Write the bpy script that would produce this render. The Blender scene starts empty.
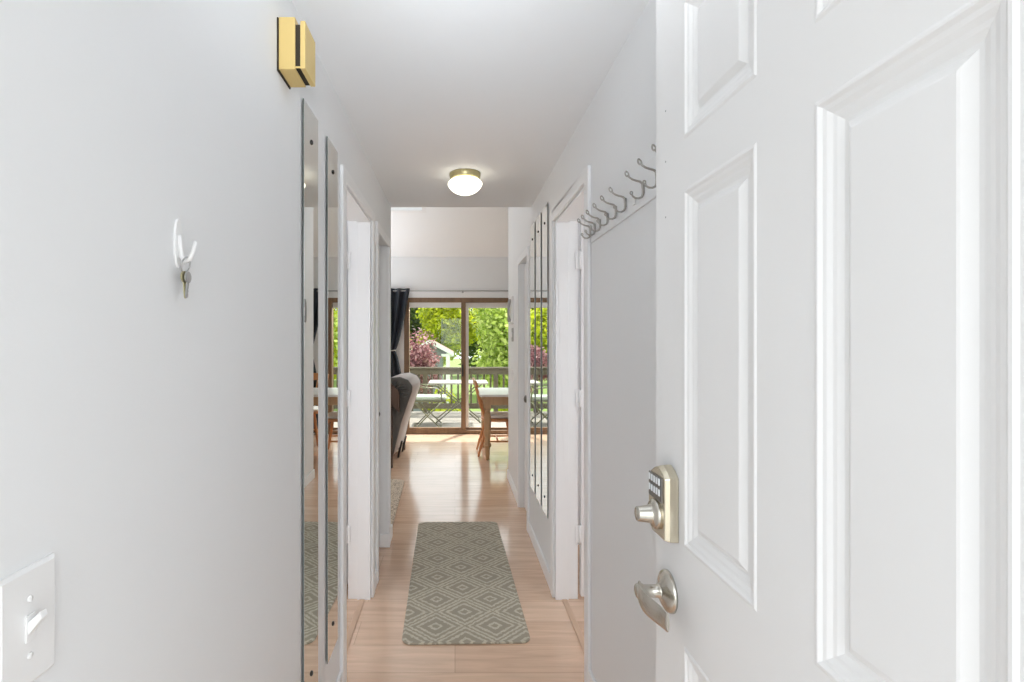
import bpy, bmesh, math, random
from mathutils import Vector, Matrix
import numpy as np

# ------------------------------------------------------------------ camera, light, exposure
SC = bpy.context.scene
COL = SC.collection
EYE = 1.387                      # eye height (m)
FPX = 500.0                      # focal length in pixels of a 1024 px wide frame

cam_d = bpy.data.cameras.new('camera')
cam = bpy.data.objects.new('camera', cam_d)
COL.objects.link(cam)
cam.location = (0.0, 0.0, EYE)
cam.rotation_euler = (math.radians(90), 0, 0)
cam_d.sensor_width = 36.0
cam_d.lens = 36.0 * FPX / 1024.0
cam_d.shift_x = (512 - 455) / 1024.0
cam_d.shift_y = 0.0
cam_d.clip_start = 0.02
cam_d.clip_end = 300
SC.camera = cam

world = bpy.data.worlds.new('world')
SC.world = world
world.use_nodes = True
_n = world.node_tree.nodes
_bg = _n['Background']
_bg.inputs['Color'].default_value = (0.93, 0.97, 1.0, 1)
_bg.inputs['Strength'].default_value = 2.0

def light(name, kind, loc, rot, energy, size=None, size_y=None, color=(1, 1, 1), angle=None):
    d = bpy.data.lights.new(name, kind)
    d.energy = energy
    d.color = color
    if kind == 'AREA':
        d.shape = 'RECTANGLE'
        d.size = size
        d.size_y = size_y
    if kind == 'SUN' and angle:
        d.angle = angle
    o = bpy.data.objects.new(name, d)
    COL.objects.link(o)
    o.location = loc
    o.rotation_euler = rot
    return o

sun = light('sun', 'SUN', (0, 20, 20), (0, 0, 0), 8.0, angle=math.radians(1.5), color=(1, 0.96, 0.9))
sun.rotation_euler = Vector((-0.30, -0.55, -0.78)).to_track_quat('-Z', 'Y').to_euler()
FILL_TINT = (0.905, 0.955, 1.0)
# unseen lamp added behind the camera, boosting daylight through the open front door
light('entry_fill', 'AREA', (-0.05, -3.0, 2.2), (math.radians(84), 0, 0), 43, 2.4, 1.8, FILL_TINT)
# small upturned lamp added above the camera to brighten the hall ceiling
fl = light('ceiling_fill', 'AREA', (0.0, -0.02, 1.72), (math.radians(118), 0, 0), 3.1, 0.25, 0.12, FILL_TINT)
fl.data.spread = math.radians(57)
# unseen upward lamp added in the living room to brighten the vault
light('vault_fill', 'AREA', (-2.1, 6.2, 1.7), (math.radians(180), 0, 0), 36, 1.6, 1.6, FILL_TINT)
# unseen lamp added under the eave to brighten the floor inside
light('eave_fill', 'AREA', (0.13, 8.0, 2.40), (math.radians(-40), 0, 0), 115, 1.8, 0.5, (0.92, 0.97, 1.0))
# unseen lamps added in the side rooms, bouncing extra light into the hall
light('left_room_fill', 'AREA', (-1.0, 1.7, 1.5), (0, math.radians(90), 0), 27, 1.2, 0.9, FILL_TINT)
light('right_room_fill', 'AREA', (1.2, 1.7, 1.5), (0, math.radians(-90), 0), 30, 1.2, 0.9, FILL_TINT)

SC.view_settings.view_transform = 'Standard'
SC.view_settings.look = 'None'
SC.view_settings.gamma = 1.0
SC.view_settings.use_curve_mapping = False
SC.view_settings.exposure = 0.09
SC.cycles.use_denoising = True
SC.cycles.caustics_reflective = False
SC.cycles.caustics_refractive = False
SC.cycles.sample_clamp_indirect = 6.0
SC.cycles.max_bounces = 14
SC.cycles.diffuse_bounces = 8
SC.cycles.transparent_max_bounces = 16

random.seed(7)
RNG = np.random.default_rng(11)
PI = math.pi

# ------------------------------------------------------------------ materials
def new_mat(name):
    m = bpy.data.materials.new(name)
    m.use_nodes = True
    nt = m.node_tree
    return m, nt, nt.nodes['Principled BSDF']

def mat(name, col, rough=0.5, metal=0.0, var=0.04, scale=8.0, bump=0.0, bscale=200.0, spec=0.5, coat=0.0, sheen=0.0, emis=None):
    """plain paint / metal / fabric with a little noise in colour and, where asked, in relief"""
    m, nt, b = new_mat(name)
    N, L = nt.nodes, nt.links
    tc = N.new('ShaderNodeTexCoord')
    ns = N.new('ShaderNodeTexNoise')
    ns.inputs['Scale'].default_value = scale
    ns.inputs['Detail'].default_value = 3
    L.new(tc.outputs['Object'], ns.inputs['Vector'])
    mx = N.new('ShaderNodeMix')
    mx.data_type = 'RGBA'
    c0 = [max(0, c * (1 - var)) for c in col[:3]] + [1]
    c1 = [min(1, c * (1 + var)) for c in col[:3]] + [1]
    mx.inputs[6].default_value = c0
    mx.inputs[7].default_value = c1
    L.new(ns.outputs['Fac'], mx.inputs[0])
    L.new(mx.outputs[2], b.inputs['Base Color'])
    b.inputs['Roughness'].default_value = rough
    b.inputs['Metallic'].default_value = metal
    b.inputs['Specular IOR Level'].default_value = spec
    b.inputs['Coat Weight'].default_value = coat
    b.inputs['Sheen Weight'].default_value = sheen
    if bump > 0:
        n2 = N.new('ShaderNodeTexNoise')
        n2.inputs['Scale'].default_value = bscale
        n2.inputs['Detail'].default_value = 2
        L.new(tc.outputs['Object'], n2.inputs['Vector'])
        bp = N.new('ShaderNodeBump')
        bp.inputs['Strength'].default_value = bump
        bp.inputs['Distance'].default_value = 0.002
        L.new(n2.outputs['Fac'], bp.inputs['Height'])
        L.new(bp.outputs['Normal'], b.inputs['Normal'])
    if emis:
        b.inputs['Emission Color'].default_value = (*emis[0], 1)
        b.inputs['Emission Strength'].default_value = emis[1]
    return m

def wood_mat(name, c0, c1, axis='X', rough=0.4, scale=14.0):
    m, nt, b = new_mat(name)
    N, L = nt.nodes, nt.links
    tc = N.new('ShaderNodeTexCoord')
    mp = N.new('ShaderNodeMapping')
    st = {'X': (0.12, 1, 1), 'Y': (1, 0.12, 1), 'Z': (1, 1, 0.12)}[axis]
    mp.inputs['Scale'].default_value = st
    L.new(tc.outputs['Object'], mp.inputs['Vector'])
    ns = N.new('ShaderNodeTexNoise')
    ns.inputs['Scale'].default_value = scale
    ns.inputs['Detail'].default_value = 6
    ns.inputs['Distortion'].default_value = 0.6
    L.new(mp.outputs['Vector'], ns.inputs['Vector'])
    cr = N.new('ShaderNodeValToRGB')
    cr.color_ramp.elements[0].position = 0.3
    cr.color_ramp.elements[0].color = (*c0, 1)
    cr.color_ramp.elements[1].position = 0.7
    cr.color_ramp.elements[1].color = (*c1, 1)
    L.new(ns.outputs['Fac'], cr.inputs['Fac'])
    L.new(cr.outputs['Color'], b.inputs['Base Color'])
    b.inputs['Roughness'].default_value = rough
    return m

def floor_mat():
    m, nt, b = new_mat('laminate_floor')
    N, L = nt.nodes, nt.links
    tc = N.new('ShaderNodeTexCoord')
    br = N.new('ShaderNodeTexBrick')
    br.offset = 0.37
    br.inputs['Scale'].default_value = 1.0
    br.inputs['Brick Width'].default_value = 1.25
    br.inputs['Row Height'].default_value = 0.19
    br.inputs['Mortar Size'].default_value = 0.0012
    br.inputs['Mortar Smooth'].default_value = 0.3
    br.inputs['Bias'].default_value = 0.0
    br.inputs['Color1'].default_value = (0.71, 0.49, 0.35, 1)
    br.inputs['Color2'].default_value = (0.79, 0.57, 0.42, 1)
    br.inputs['Mortar'].default_value = (0.45, 0.30, 0.21, 1)
    L.new(tc.outputs['Object'], br.inputs['Vector'])
    mp = N.new('ShaderNodeMapping')
    mp.inputs['Scale'].default_value = (0.9, 9.0, 1)
    L.new(tc.outputs['Object'], mp.inputs['Vector'])
    ns = N.new('ShaderNodeTexNoise')
    ns.inputs['Scale'].default_value = 3.2
    ns.inputs['Detail'].default_value = 5
    ns.inputs['Distortion'].default_value = 0.8
    L.new(mp.outputs['Vector'], ns.inputs['Vector'])
    cr = N.new('ShaderNodeValToRGB')
    cr.color_ramp.elements[0].position = 0.30
    cr.color_ramp.elements[0].color = (0.80, 0.78, 0.76, 1)
    cr.color_ramp.elements[1].position = 0.72
    cr.color_ramp.elements[1].color = (1.06, 1.05, 1.04, 1)
    L.new(ns.outputs['Fac'], cr.inputs['Fac'])
    mx = N.new('ShaderNodeMix')
    mx.data_type = 'RGBA'
    mx.blend_type = 'MULTIPLY'
    mx.inputs[0].default_value = 0.8
    L.new(br.outputs['Color'], mx.inputs[6])
    L.new(cr.outputs['Color'], mx.inputs[7])
    L.new(mx.outputs[2], b.inputs['Base Color'])
    b.inputs['Roughness'].default_value = 0.17
    b.inputs['Specular IOR Level'].default_value = 0.6
    b.inputs['Coat Weight'].default_value = 0.5
    b.inputs['Coat Roughness'].default_value = 0.12
    return m

def runner_mat():
    """woven lattice of nested diamonds, two across"""
    m, nt, b = new_mat('runner_weave')
    N, L = nt.nodes, nt.links
    tc = N.new('ShaderNodeTexCoord')
    sp = N.new('ShaderNodeSeparateXYZ')
    wn = N.new('ShaderNodeTexNoise')
    wn.inputs['Scale'].default_value = 60
    L.new(tc.outputs['Object'], wn.inputs['Vector'])
    wsub = N.new('ShaderNodeVectorMath'); wsub.operation = 'SUBTRACT'
    L.new(wn.outputs['Color'], wsub.inputs[0]); wsub.inputs[1].default_value = (0.5, 0.5, 0.5)
    wsc = N.new('ShaderNodeVectorMath'); wsc.operation = 'SCALE'
    L.new(wsub.outputs[0], wsc.inputs[0]); wsc.inputs['Scale'].default_value = 0.020
    wad = N.new('ShaderNodeVectorMath'); wad.operation = 'ADD'
    L.new(tc.outputs['Object'], wad.inputs[0]); L.new(wsc.outputs[0], wad.inputs[1])
    L.new(wad.outputs[0], sp.inputs[0])
    def M(op, a, bb=None):
        n = N.new('ShaderNodeMath'); n.operation = op
        for i, v in enumerate((a, bb)):
            if v is None: continue
            if isinstance(v, (int, float)): n.inputs[i].default_value = v
            else: L.new(v, n.inputs[i])
        return n.outputs[0]
    x = M('DIVIDE', sp.outputs[0], 0.286)
    y = M('DIVIDE', sp.outputs[1], 0.252)
    a = M('FRACT', M('ADD', M('ADD', x, y), 20.5))
    c = M('FRACT', M('ADD', M('SUBTRACT', x, y), 20.5))
    u = M('MULTIPLY', M('MAXIMUM', M('ABSOLUTE', M('SUBTRACT', a, 0.5)), M('ABSOLUTE', M('SUBTRACT', c, 0.5))), 2.0)
    cr = N.new('ShaderNodeValToRGB')
    cr.color_ramp.interpolation = 'LINEAR'
    e = cr.color_ramp.elements
    e[0].position = 0.0; e[0].color = (0, 0, 0, 1)
    e[1].position = 1.0; e[1].color = (0, 0, 0, 1)
    for p, v in ((0.02, 0), (0.13, 0), (0.16, 1), (0.26, 1), (0.29, 0), (0.54, 0), (0.57, 1), (0.67, 1), (0.70, 0), (0.82, 0), (0.85, 1), (0.94, 1), (0.97, 0)):
        k = e.new(p); k.color = (v, v, v, 1)
    L.new(u, cr.inputs['Fac'])
    nz = N.new('ShaderNodeTexNoise'); nz.inputs['Scale'].default_value = 90; nz.inputs['Detail'].default_value = 3
    L.new(tc.outputs['Object'], nz.inputs['Vector'])
    brk = M('MULTIPLY', cr.outputs['Color'], M('ADD', M('MULTIPLY', nz.outputs['Fac'], 1.2), 0.1))
    mx = N.new('ShaderNodeMix'); mx.data_type = 'RGBA'
    mx.inputs[6].default_value = (0.35, 0.315, 0.25, 1)
    mx.inputs[7].default_value = (0.62, 0.575, 0.465, 1)
    L.new(brk, mx.inputs[0])
    L.new(mx.outputs[2], b.inputs['Base Color'])
    b.inputs['Roughness'].default_value = 0.92
    b.inputs['Specular IOR Level'].default_value = 0.15
    bp = N.new('ShaderNodeBump'); bp.inputs['Strength'].default_value = 0.4; bp.inputs['Distance'].default_value = 0.003
    L.new(nz.outputs['Fac'], bp.inputs['Height']); L.new(bp.outputs['Normal'], b.inputs['Normal'])
    return m

def speck_mat(name, c0, c1, scale):
    m, nt, b = new_mat(name)
    N, L = nt.nodes, nt.links
    tc = N.new('ShaderNodeTexCoord')
    v = N.new('ShaderNodeTexVoronoi'); v.inputs['Scale'].default_value = scale
    L.new(tc.outputs['Object'], v.inputs['Vector'])
    cr = N.new('ShaderNodeValToRGB')
    cr.color_ramp.elements[0].position = 0.25; cr.color_ramp.elements[0].color = (*c0, 1)
    cr.color_ramp.elements[1].position = 0.55; cr.color_ramp.elements[1].color = (*c1, 1)
    L.new(v.outputs['Distance'], cr.inputs['Fac'])
    L.new(cr.outputs['Color'], b.inputs['Base Color'])
    b.inputs['Roughness'].default_value = 0.95
    return m

def leaf_mat(name, cols):
    m, nt, b = new_mat(name)
    N, L = nt.nodes, nt.links
    g = N.new('ShaderNodeNewGeometry')
    cr = N.new('ShaderNodeValToRGB')
    e = cr.color_ramp.elements
    e[0].position = 0; e[0].color = (*cols[0], 1)
    e[1].position = 1; e[1].color = (*cols[-1], 1)
    for i, c in enumerate(cols[1:-1]):
        k = e.new((i + 1) / (len(cols) - 1)); k.color = (*c, 1)
    L.new(g.outputs['Random Per Island'], cr.inputs['Fac'])
    L.new(cr.outputs['Color'], b.inputs['Base Color'])
    b.inputs['Roughness'].default_value = 0.55
    b.inputs['Specular IOR Level'].default_value = 0.3
    tr = N.new('ShaderNodeBsdfTranslucent')
    L.new(cr.outputs['Color'], tr.inputs['Color'])
    mx = N.new('ShaderNodeMixShader'); mx.inputs[0].default_value = 0.45
    L.new(b.outputs[0], mx.inputs[1]); L.new(tr.outputs[0], mx.inputs[2])
    L.new(mx.outputs[0], N['Material Output'].inputs['Surface'])
    return m

def glass_mat():
    m, nt, b = new_mat('window_glass')
    N, L = nt.nodes, nt.links
    t = N.new('ShaderNodeBsdfTransparent'); t.inputs['Color'].default_value = (0.97, 0.985, 0.975, 1)
    g = N.new('ShaderNodeBsdfGlossy'); g.inputs['Roughness'].default_value = 0.0
    f = N.new('ShaderNodeFresnel'); f.inputs['IOR'].default_value = 1.45
    mx = N.new('ShaderNodeMixShader')
    ge = N.new('ShaderNodeNewGeometry')
    inv = N.new('ShaderNodeMath'); inv.operation = 'SUBTRACT'; inv.inputs[0].default_value = 1.0
    L.new(ge.outputs['Backfacing'], inv.inputs[1])
    mu = N.new('ShaderNodeMath'); mu.operation = 'MULTIPLY'
    L.new(f.outputs[0], mu.inputs[0]); L.new(inv.outputs[0], mu.inputs[1])
    L.new(mu.outputs[0], mx.inputs[0]); L.new(t.outputs[0], mx.inputs[1]); L.new(g.outputs[0], mx.inputs[2])
    L.new(mx.outputs[0], N['Material Output'].inputs['Surface'])
    return m

M = {}
M['wall'] = mat('wall_paint', (0.82, 0.83, 0.84), 0.6, var=0.012, scale=3, bump=0.08, bscale=260, spec=0.3)
M['ceiling'] = mat('ceiling_paint', (0.845, 0.862, 0.88), 0.8, var=0.012, scale=3, bump=0.1, bscale=180, spec=0.2)
M['vault'] = mat('vault_paint', (0.88, 0.895, 0.91), 0.8, var=0.015, scale=2, spec=0.2)
M['trim'] = mat('trim_paint', (0.85, 0.86, 0.87), 0.35, var=0.01, scale=6)
M['door'] = mat('door_paint', (0.84, 0.84, 0.84), 0.32, var=0.01, scale=5)
M['floor'] = floor_mat()
M['strip'] = wood_mat('threshold_wood', (0.55, 0.37, 0.25), (0.64, 0.45, 0.32), 'Y', 0.35)
M['runner'] = runner_mat()
M['rug_edge'] = mat('runner_edge', (0.26, 0.245, 0.19), 0.95, var=0.1, scale=60)
M['speck'] = speck_mat('speckled_rug', (0.20, 0.155, 0.115), (0.62, 0.52, 0.41), 70)
M['mirror'] = mat('mirror_silver', (0.82, 0.84, 0.82), 0.0, 1.0, var=0.0)
M['mirror_edge'] = mat('mirror_edge', (0.15, 0.17, 0.16), 0.15, 0.0, var=0.1)
M['clip'] = mat('clip_dark', (0.035, 0.032, 0.03), 0.35, 0.3)
M['nickel'] = mat('satin_nickel', (0.62, 0.59, 0.53), 0.27, 1.0, var=0.05, scale=30)
M['champagne'] = mat('champagne_nickel', (0.66, 0.60, 0.47), 0.26, 1.0, var=0.06, scale=18)
M['dark_metal'] = mat('keypad_bezel', (0.20, 0.19, 0.175), 0.35, 0.8)
M['hook'] = mat('hook_wire', (0.42, 0.40, 0.37), 0.3, 1.0, var=0.06, scale=40)
M['button'] = mat('keypad_button', (0.80, 0.82, 0.84), 0.4)
M['white_plastic'] = mat('white_plastic', (0.84, 0.84, 0.84), 0.3, var=0.01)
M['grey_plastic'] = mat('grey_plastic', (0.36, 0.36, 0.36), 0.4)
M['black_plastic'] = mat('black_plastic', (0.04, 0.04, 0.042), 0.4)
M['chime'] = mat('yellowed_plastic', (0.66, 0.49, 0.19), 0.45, var=0.05, scale=14)
M['chime_dark'] = mat('chime_inside', (0.03, 0.022, 0.012), 0.8)  # near-black, stands for shade inside gaps
M['brass'] = mat('lamp_brass', (0.50, 0.44, 0.24), 0.38, 0.75, var=0.05)
M['brass_key'] = mat('key_brass', (0.55, 0.50, 0.30), 0.35, 0.9)
M['steel'] = mat('steel', (0.50, 0.50, 0.50), 0.3, 1.0)
M['globe'] = mat('opal_glass', (0.9, 0.88, 0.8), 0.25, var=0.0, emis=((1.0, 0.94, 0.76), 2.6))
M['slider_wood'] = wood_mat('slider_wood', (0.17, 0.10, 0.055), (0.25, 0.155, 0.088), 'Z', 0.45)
M['vinyl'] = mat('white_vinyl', (0.80, 0.80, 0.78), 0.4)
M['glass'] = glass_mat()
M['curtain'] = mat('charcoal_curtain', (0.022, 0.028, 0.038), 0.7, var=0.15, scale=20)
M['tieback'] = mat('tieback_cord', (0.55, 0.53, 0.48), 0.8)
M['velvet'] = mat('taupe_velvet', (0.42, 0.36, 0.34), 0.85, var=0.1, scale=9, sheen=0.5)
M['velvet_side'] = mat('grey_velvet', (0.105, 0.102, 0.095), 0.85, var=0.2, scale=9, sheen=0.1)
M['dark_wood'] = wood_mat('walnut_wood', (0.06, 0.03, 0.02), (0.10, 0.055, 0.036), 'Z', 0.4)
M['oak'] = wood_mat('chair_wood', (0.52, 0.22, 0.085), (0.66, 0.31, 0.13), 'Z', 0.38)
M['table_wood'] = wood_mat('table_wood', (0.40, 0.25, 0.13), (0.52, 0.34, 0.19), 'Z', 0.4)
M['table_top'] = mat('table_top', (0.78, 0.77, 0.74), 0.3)
M['cushion'] = mat('white_cushion', (0.84, 0.83, 0.80), 0.9, bump=0.1)
M['patio_metal'] = mat('patio_metal', (0.16, 0.155, 0.09), 0.45, 0.3)
M['patio_white'] = mat('patio_white', (0.38, 0.36, 0.32), 0.6)
M['patio_sage'] = mat('patio_sage', (0.32, 0.36, 0.29), 0.8)
M['deck'] = wood_mat('deck_board', (0.20, 0.18, 0.15), (0.28, 0.25, 0.21), 'X', 0.7)
M['rail'] = wood_mat('rail_wood', (0.085, 0.07, 0.04), (0.13, 0.105, 0.065), 'X', 0.7)
M['lawn'] = mat('lawn', (0.16, 0.24, 0.04), 0.9, var=0.35, scale=1.2)
M['concrete'] = mat('concrete', (0.55, 0.54, 0.52), 0.85, var=0.06, scale=5)
M['siding'] = mat('grey_siding', (0.22, 0.235, 0.25), 0.7)
M['shingle'] = mat('brown_shingle', (0.26, 0.17, 0.14), 0.85, var=0.2, scale=4)
M['bark'] = mat('bark', (0.10, 0.075, 0.05), 0.9, var=0.3, scale=12)
M['leaf_lime'] = leaf_mat('leaf_lime', [(0.26, 0.33, 0.01), (0.52, 0.58, 0.015), (0.72, 0.74, 0.04)])
M['leaf_mid'] = leaf_mat('leaf_mid', [(0.20, 0.29, 0.04), (0.45, 0.56, 0.10), (0.74, 0.78, 0.30)])
M['leaf_dark'] = leaf_mat('leaf_dark', [(0.03, 0.06, 0.012), (0.08, 0.14, 0.02), (0.18, 0.25, 0.03)])
M['leaf_plum'] = leaf_mat('leaf_plum', [(0.12, 0.045, 0.05), (0.36, 0.14, 0.16), (0.70, 0.42, 0.43)])

# ------------------------------------------------------------------ mesh builder
class MB:
    def __init__(self):
        self.v, self.f, self.s = [], [], []
    def add(self, vs, fs, smooth=False):
        b = len(self.v)
        self.v += [tuple(p) for p in vs]
        for f in fs:
            self.f.append([i + b for i in f]); self.s.append(smooth)
        return self
    def box(self, x0, x1, y0, y1, z0, z1):
        vs = [(x, y, z) for z in (z0, z1) for y in (y0, y1) for x in (x0, x1)]
        return self.add(vs, [(0, 2, 3, 1), (4, 5, 7, 6), (0, 1, 5, 4), (1, 3, 7, 5), (3, 2, 6, 7), (2, 0, 4, 6)])
    def prism(self, poly, axis, a, b, smooth=False):
        """poly in the two other axes (in order x,y,z minus axis) pushed from a to b"""
        def P(u, w, t):
            return {'X': (t, u, w), 'Y': (u, t, w), 'Z': (u, w, t)}[axis]
        n = len(poly)
        vs = [P(u, w, a) for u, w in poly] + [P(u, w, b) for u, w in poly]
        fs = [(i, (i + 1) % n, n + (i + 1) % n, n + i) for i in range(n)]
        self.add(vs, fs, smooth)
        self.add(vs, [tuple(range(n))[::-1], tuple(range(n, 2 * n))])
        return self
    def tube(self, pts, rad, n=10, closed=False, caps=True):
        pts = [Vector(p) for p in pts]
        m = len(pts)
        rads = rad if isinstance(rad, (list, tuple)) else [rad] * m
        vs, up = [], None
        for i, p in enumerate(pts):
            if closed: t = pts[(i + 1) % m] - pts[i - 1]
            else: t = pts[min(i + 1, m - 1)] - pts[max(i - 1, 0)]
            t.normalize()
            if up is None:
                up = Vector((0, 0, 1)) if abs(t.z) < 0.9 else Vector((1, 0, 0))
            a = t.cross(up)
            if a.length < 1e-6: a = t.cross(Vector((0, 1, 0)))
            a.normalize(); bvec = a.cross(t).normalized(); up = bvec
            for k in range(n):
                an = 2 * PI * k / n
                vs.append(p + a * math.cos(an) * rads[i] + bvec * math.sin(an) * rads[i])
        fs = []
        for i in range(m if closed else m - 1):
            j = (i + 1) % m
            for k in range(n):
                k2 = (k + 1) % n
                fs.append((i * n + k, i * n + k2, j * n + k2, j * n + k))
        self.add(vs, fs, True)
        if not closed and caps:
            self.add(vs, [tuple(range(n))[::-1], tuple(range((m - 1) * n, m * n))])
        return self
    def lathe(self, prof, c, axis='Z', n=32, sign=1):
        """prof: (radius, along-axis) pairs"""
        vs = []
        for r, h in prof:
            for k in range(n):
                an = 2 * PI * k / n
                u, w = r * math.cos(an), r * math.sin(an)
                h2 = h * sign
                d = {'Z': (u, w, h2), 'X': (h2, u, w), 'Y': (w, h2, u)}[axis]
                vs.append((c[0] + d[0], c[1] + d[1], c[2] + d[2]))
        fs = []
        for i in range(len(prof) - 1):
            for k in range(n):
                k2 = (k + 1) % n
                fs.append((i * n + k, i * n + k2, (i + 1) * n + k2, (i + 1) * n + k))
        self.add(vs, fs, True)
        self.add(vs, [tuple(range(n))[::-1], tuple(range((len(prof) - 1) * n, len(prof) * n))])
        return self
    def grid(self, rows, smooth=True):
        nr, nc = len(rows), len(rows[0])
        vs = [p for r in rows for p in r]
        fs = [(i * nc + j, i * nc + j + 1, (i + 1) * nc + j + 1, (i + 1) * nc + j) for i in range(nr - 1) for j in range(nc - 1)]
        return self.add(vs, fs, smooth)
    def build(self, name, m, parent=None, origin=None, bevel=0.0, seg=2, solid=0.0, sub=0):
        me = bpy.data.meshes.new(name)
        o0 = Vector(origin) if origin is not None else (Vector(parent['_o']) if parent is not None and '_o' in parent else Vector((0, 0, 0)))
        me.from_pydata([tuple(Vector(p) - o0) for p in self.v], [], self.f)
        me.polygons.foreach_set('use_smooth', self.s)
        bm = bmesh.new(); bm.from_mesh(me)
        bmesh.ops.remove_doubles(bm, verts=bm.verts, dist=1e-5)
        bmesh.ops.recalc_face_normals(bm, faces=bm.faces)
        bm.to_mesh(me); bm.free()
        me.materials.append(m)
        o = bpy.data.objects.new(name, me)
        COL.objects.link(o)
        if parent is not None:
            o.parent = parent
            if origin is not None:
                o.location = o0 - Vector(parent.get('_o', (0, 0, 0)))
            o['_o'] = tuple(o0)
        else:
            o.location = o0
            o['_o'] = tuple(o0)
        if bevel:
            md = o.modifiers.new('bevel', 'BEVEL'); md.width = bevel; md.segments = seg
            md.limit_method = 'ANGLE'; md.angle_limit = math.radians(40)
        if solid:
            md = o.modifiers.new('solid', 'SOLIDIFY'); md.thickness = solid
        if sub:
            md = o.modifiers.new('sub', 'SUBSURF'); md.levels = sub; md.render_levels = sub
        return o

def tag(o, label, cat, group=None, kind=None):
    o['label'] = label; o['category'] = cat
    if group: o['group'] = group
    if kind: o['kind'] = kind
    return o

def thing(name, label, cat, loc=(0, 0, 0), group=None, kind=None):
    o = bpy.data.objects.new(name, None)
    o.empty_display_size = 0.05
    COL.objects.link(o)
    o.location = loc
    o['_o'] = tuple(loc)
    return tag(o, label, cat, group, kind)

def struct(name, mb, m, label, cat, origin=(0, 0, 0), **kw):
    return tag(mb.build(name, m, None, origin, **kw), label, cat, None, 'structure')

def copy_tree(o, parent=None):
    c = o.copy(); COL.objects.link(c)
    if parent is not None: c.parent = parent
    for ch in list(o.children): copy_tree(ch, c)
    return c

def arc(c, r, a0, a1, n, plane='XZ'):
    out = []
    for i in range(n + 1):
        a = math.radians(a0 + (a1 - a0) * i / n)
        u, w = r * math.cos(a), r * math.sin(a)
        out.append({'XZ': (c[0] + u, c[1], c[2] + w), 'YZ': (c[0], c[1] + u, c[2] + w), 'XY': (c[0] + u, c[1] + w, c[2])}[plane])
    return out

# ------------------------------------------------------------------ dimensions
XL, XR, CZ = -0.455, 0.540, 2.335
TW = 0.12                      # partition thickness
OY0, OY1, OZ = 2.035, 2.700, 2.045   # the two facing doorways
HALL_END = 3.545
RW_END = 5.06
BACK = 7.46
VZ = lambda y: 2.64 + 0.335 * (BACK - y)     # vault height
# ------------------------------------------------------------------ the setting: shell
struct('floor', MB().box(-4.2, 3.7, -0.05, 7.60, -0.06, 0.0), M['floor'], 'pale beech laminate plank floor running through the hall', 'floor')

w = MB()
w.box(XL - TW, XL, -0.02, OY0, 0, CZ)
w.box(XL - TW, XL, OY0, OY1, OZ, CZ)
w.box(XL - TW, XL, OY1, 2.90, 0, CZ)
w.box(XL - TW, XL, 2.90, 3.37, 2.03, CZ)
w.box(XL - TW, XL, 3.37, HALL_END, 0, CZ)
struct('wall_left', w, M['wall'], 'pale grey hallway wall on the left with two slim mirrors', 'wall')

w = MB()
w.box(XR, XR + TW, -0.02, OY0, 0, CZ)
w.box(XR, XR + TW, OY0, OY1, OZ, CZ)
w.box(XR, XR + TW, OY1, 3.67, 0, CZ)
w.box(XR, XR + TW, 3.67, 4.165, 2.03, CZ)
w.box(XR, XR + TW, 4.165, RW_END, 0, CZ)
w.box(XR, XR + TW, HALL_END, RW_END, CZ, 4.1)
struct('wall_right', w, M['wall'], 'pale grey hallway wall on the right behind the coat rail', 'wall')

struct('ceiling', MB().box(-3.0, 3.6, -0.05, HALL_END, CZ, CZ + 0.1), M['ceiling'], 'flat pale grey hallway ceiling with one round lamp', 'ceiling')

# front wall with the entrance opening the camera stands in
w = MB()
w.box(-3.0, -0.43, -0.05, 0.08, 0, CZ)
w.box(0.41, 3.6, -0.05, 0.08, 0, CZ)
w.box(-0.43, 0.41, -0.05, 0.08, 2.06, CZ)
struct('wall_front', w, M['wall'], 'front wall around the open entrance', 'wall')

# side rooms beyond the two facing doorways (shells)
w = MB()
w.box(-3.0, -2.9, 0.08, 3.445, 0, CZ)
w.box(-2.9, XL - TW, 0.9, 1.0, 0, CZ)
w.box(-2.9, -0.62, 3.0, 3.1, 0, CZ)
w.box(-0.62, -0.60, 2.85, 3.42, 0, CZ)
struct('wall_left_room', w, M['wall'], 'walls of the dark room behind the left doorway', 'wall')
w = MB()
w.box(3.4, 3.5, 0.08, RW_END - 0.1, 0, CZ)
w.box(XR + TW, 3.4, 0.9, 1.0, 0, CZ)
w.box(XR + TW, 3.4, 3.4, 3.5, 0, CZ)
w.box(XR + TW, 1.4, 4.3, 4.4, 0, CZ)
struct('wall_right_room', w, M['wall'], 'walls of the dark room behind the right doorway', 'wall')

# living room
w = MB()
w.box(-4.2, XL - TW, HALL_END - 0.1, HALL_END, 0, 4.1)
w.box(XL - TW, XR + TW, HALL_END - 0.1, HALL_END - 0.001, CZ + 0.05, 4.1)
struct('wall_hall_end', w, M['wall'], 'living room wall that the hallway opens through', 'wall')
struct('wall_dining', MB().box(XR + TW, 3.7, RW_END - 0.1, RW_END, 0, 3.55), M['wall'], 'dining area wall hidden round the corner', 'wall')
struct('wall_living_left', MB().box(-4.3, -4.2, HALL_END - 0.1, BACK + 0.14, 0, 4.1), M['wall'], 'far left wall of the living room', 'wall')
struct('wall_living_right', MB().box(3.6, 3.7, RW_END - 0.1, BACK + 0.14, 0, 3.6), M['wall'], 'far right wall of the dining area', 'wall')
SX0, SX1, SZ = -0.76, 1.02, 2.03
w = MB()
w.box(-4.2, SX0, BACK, BACK + 0.14, 0, 2.66)
w.box(SX1, 3.6, BACK, BACK + 0.14, 0, 2.66)
w.box(SX0, SX1, BACK, BACK + 0.14, SZ, 2.66)
struct('wall_back', w, M['wall'], 'grey end wall around the sliding glass door', 'wall')
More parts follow.
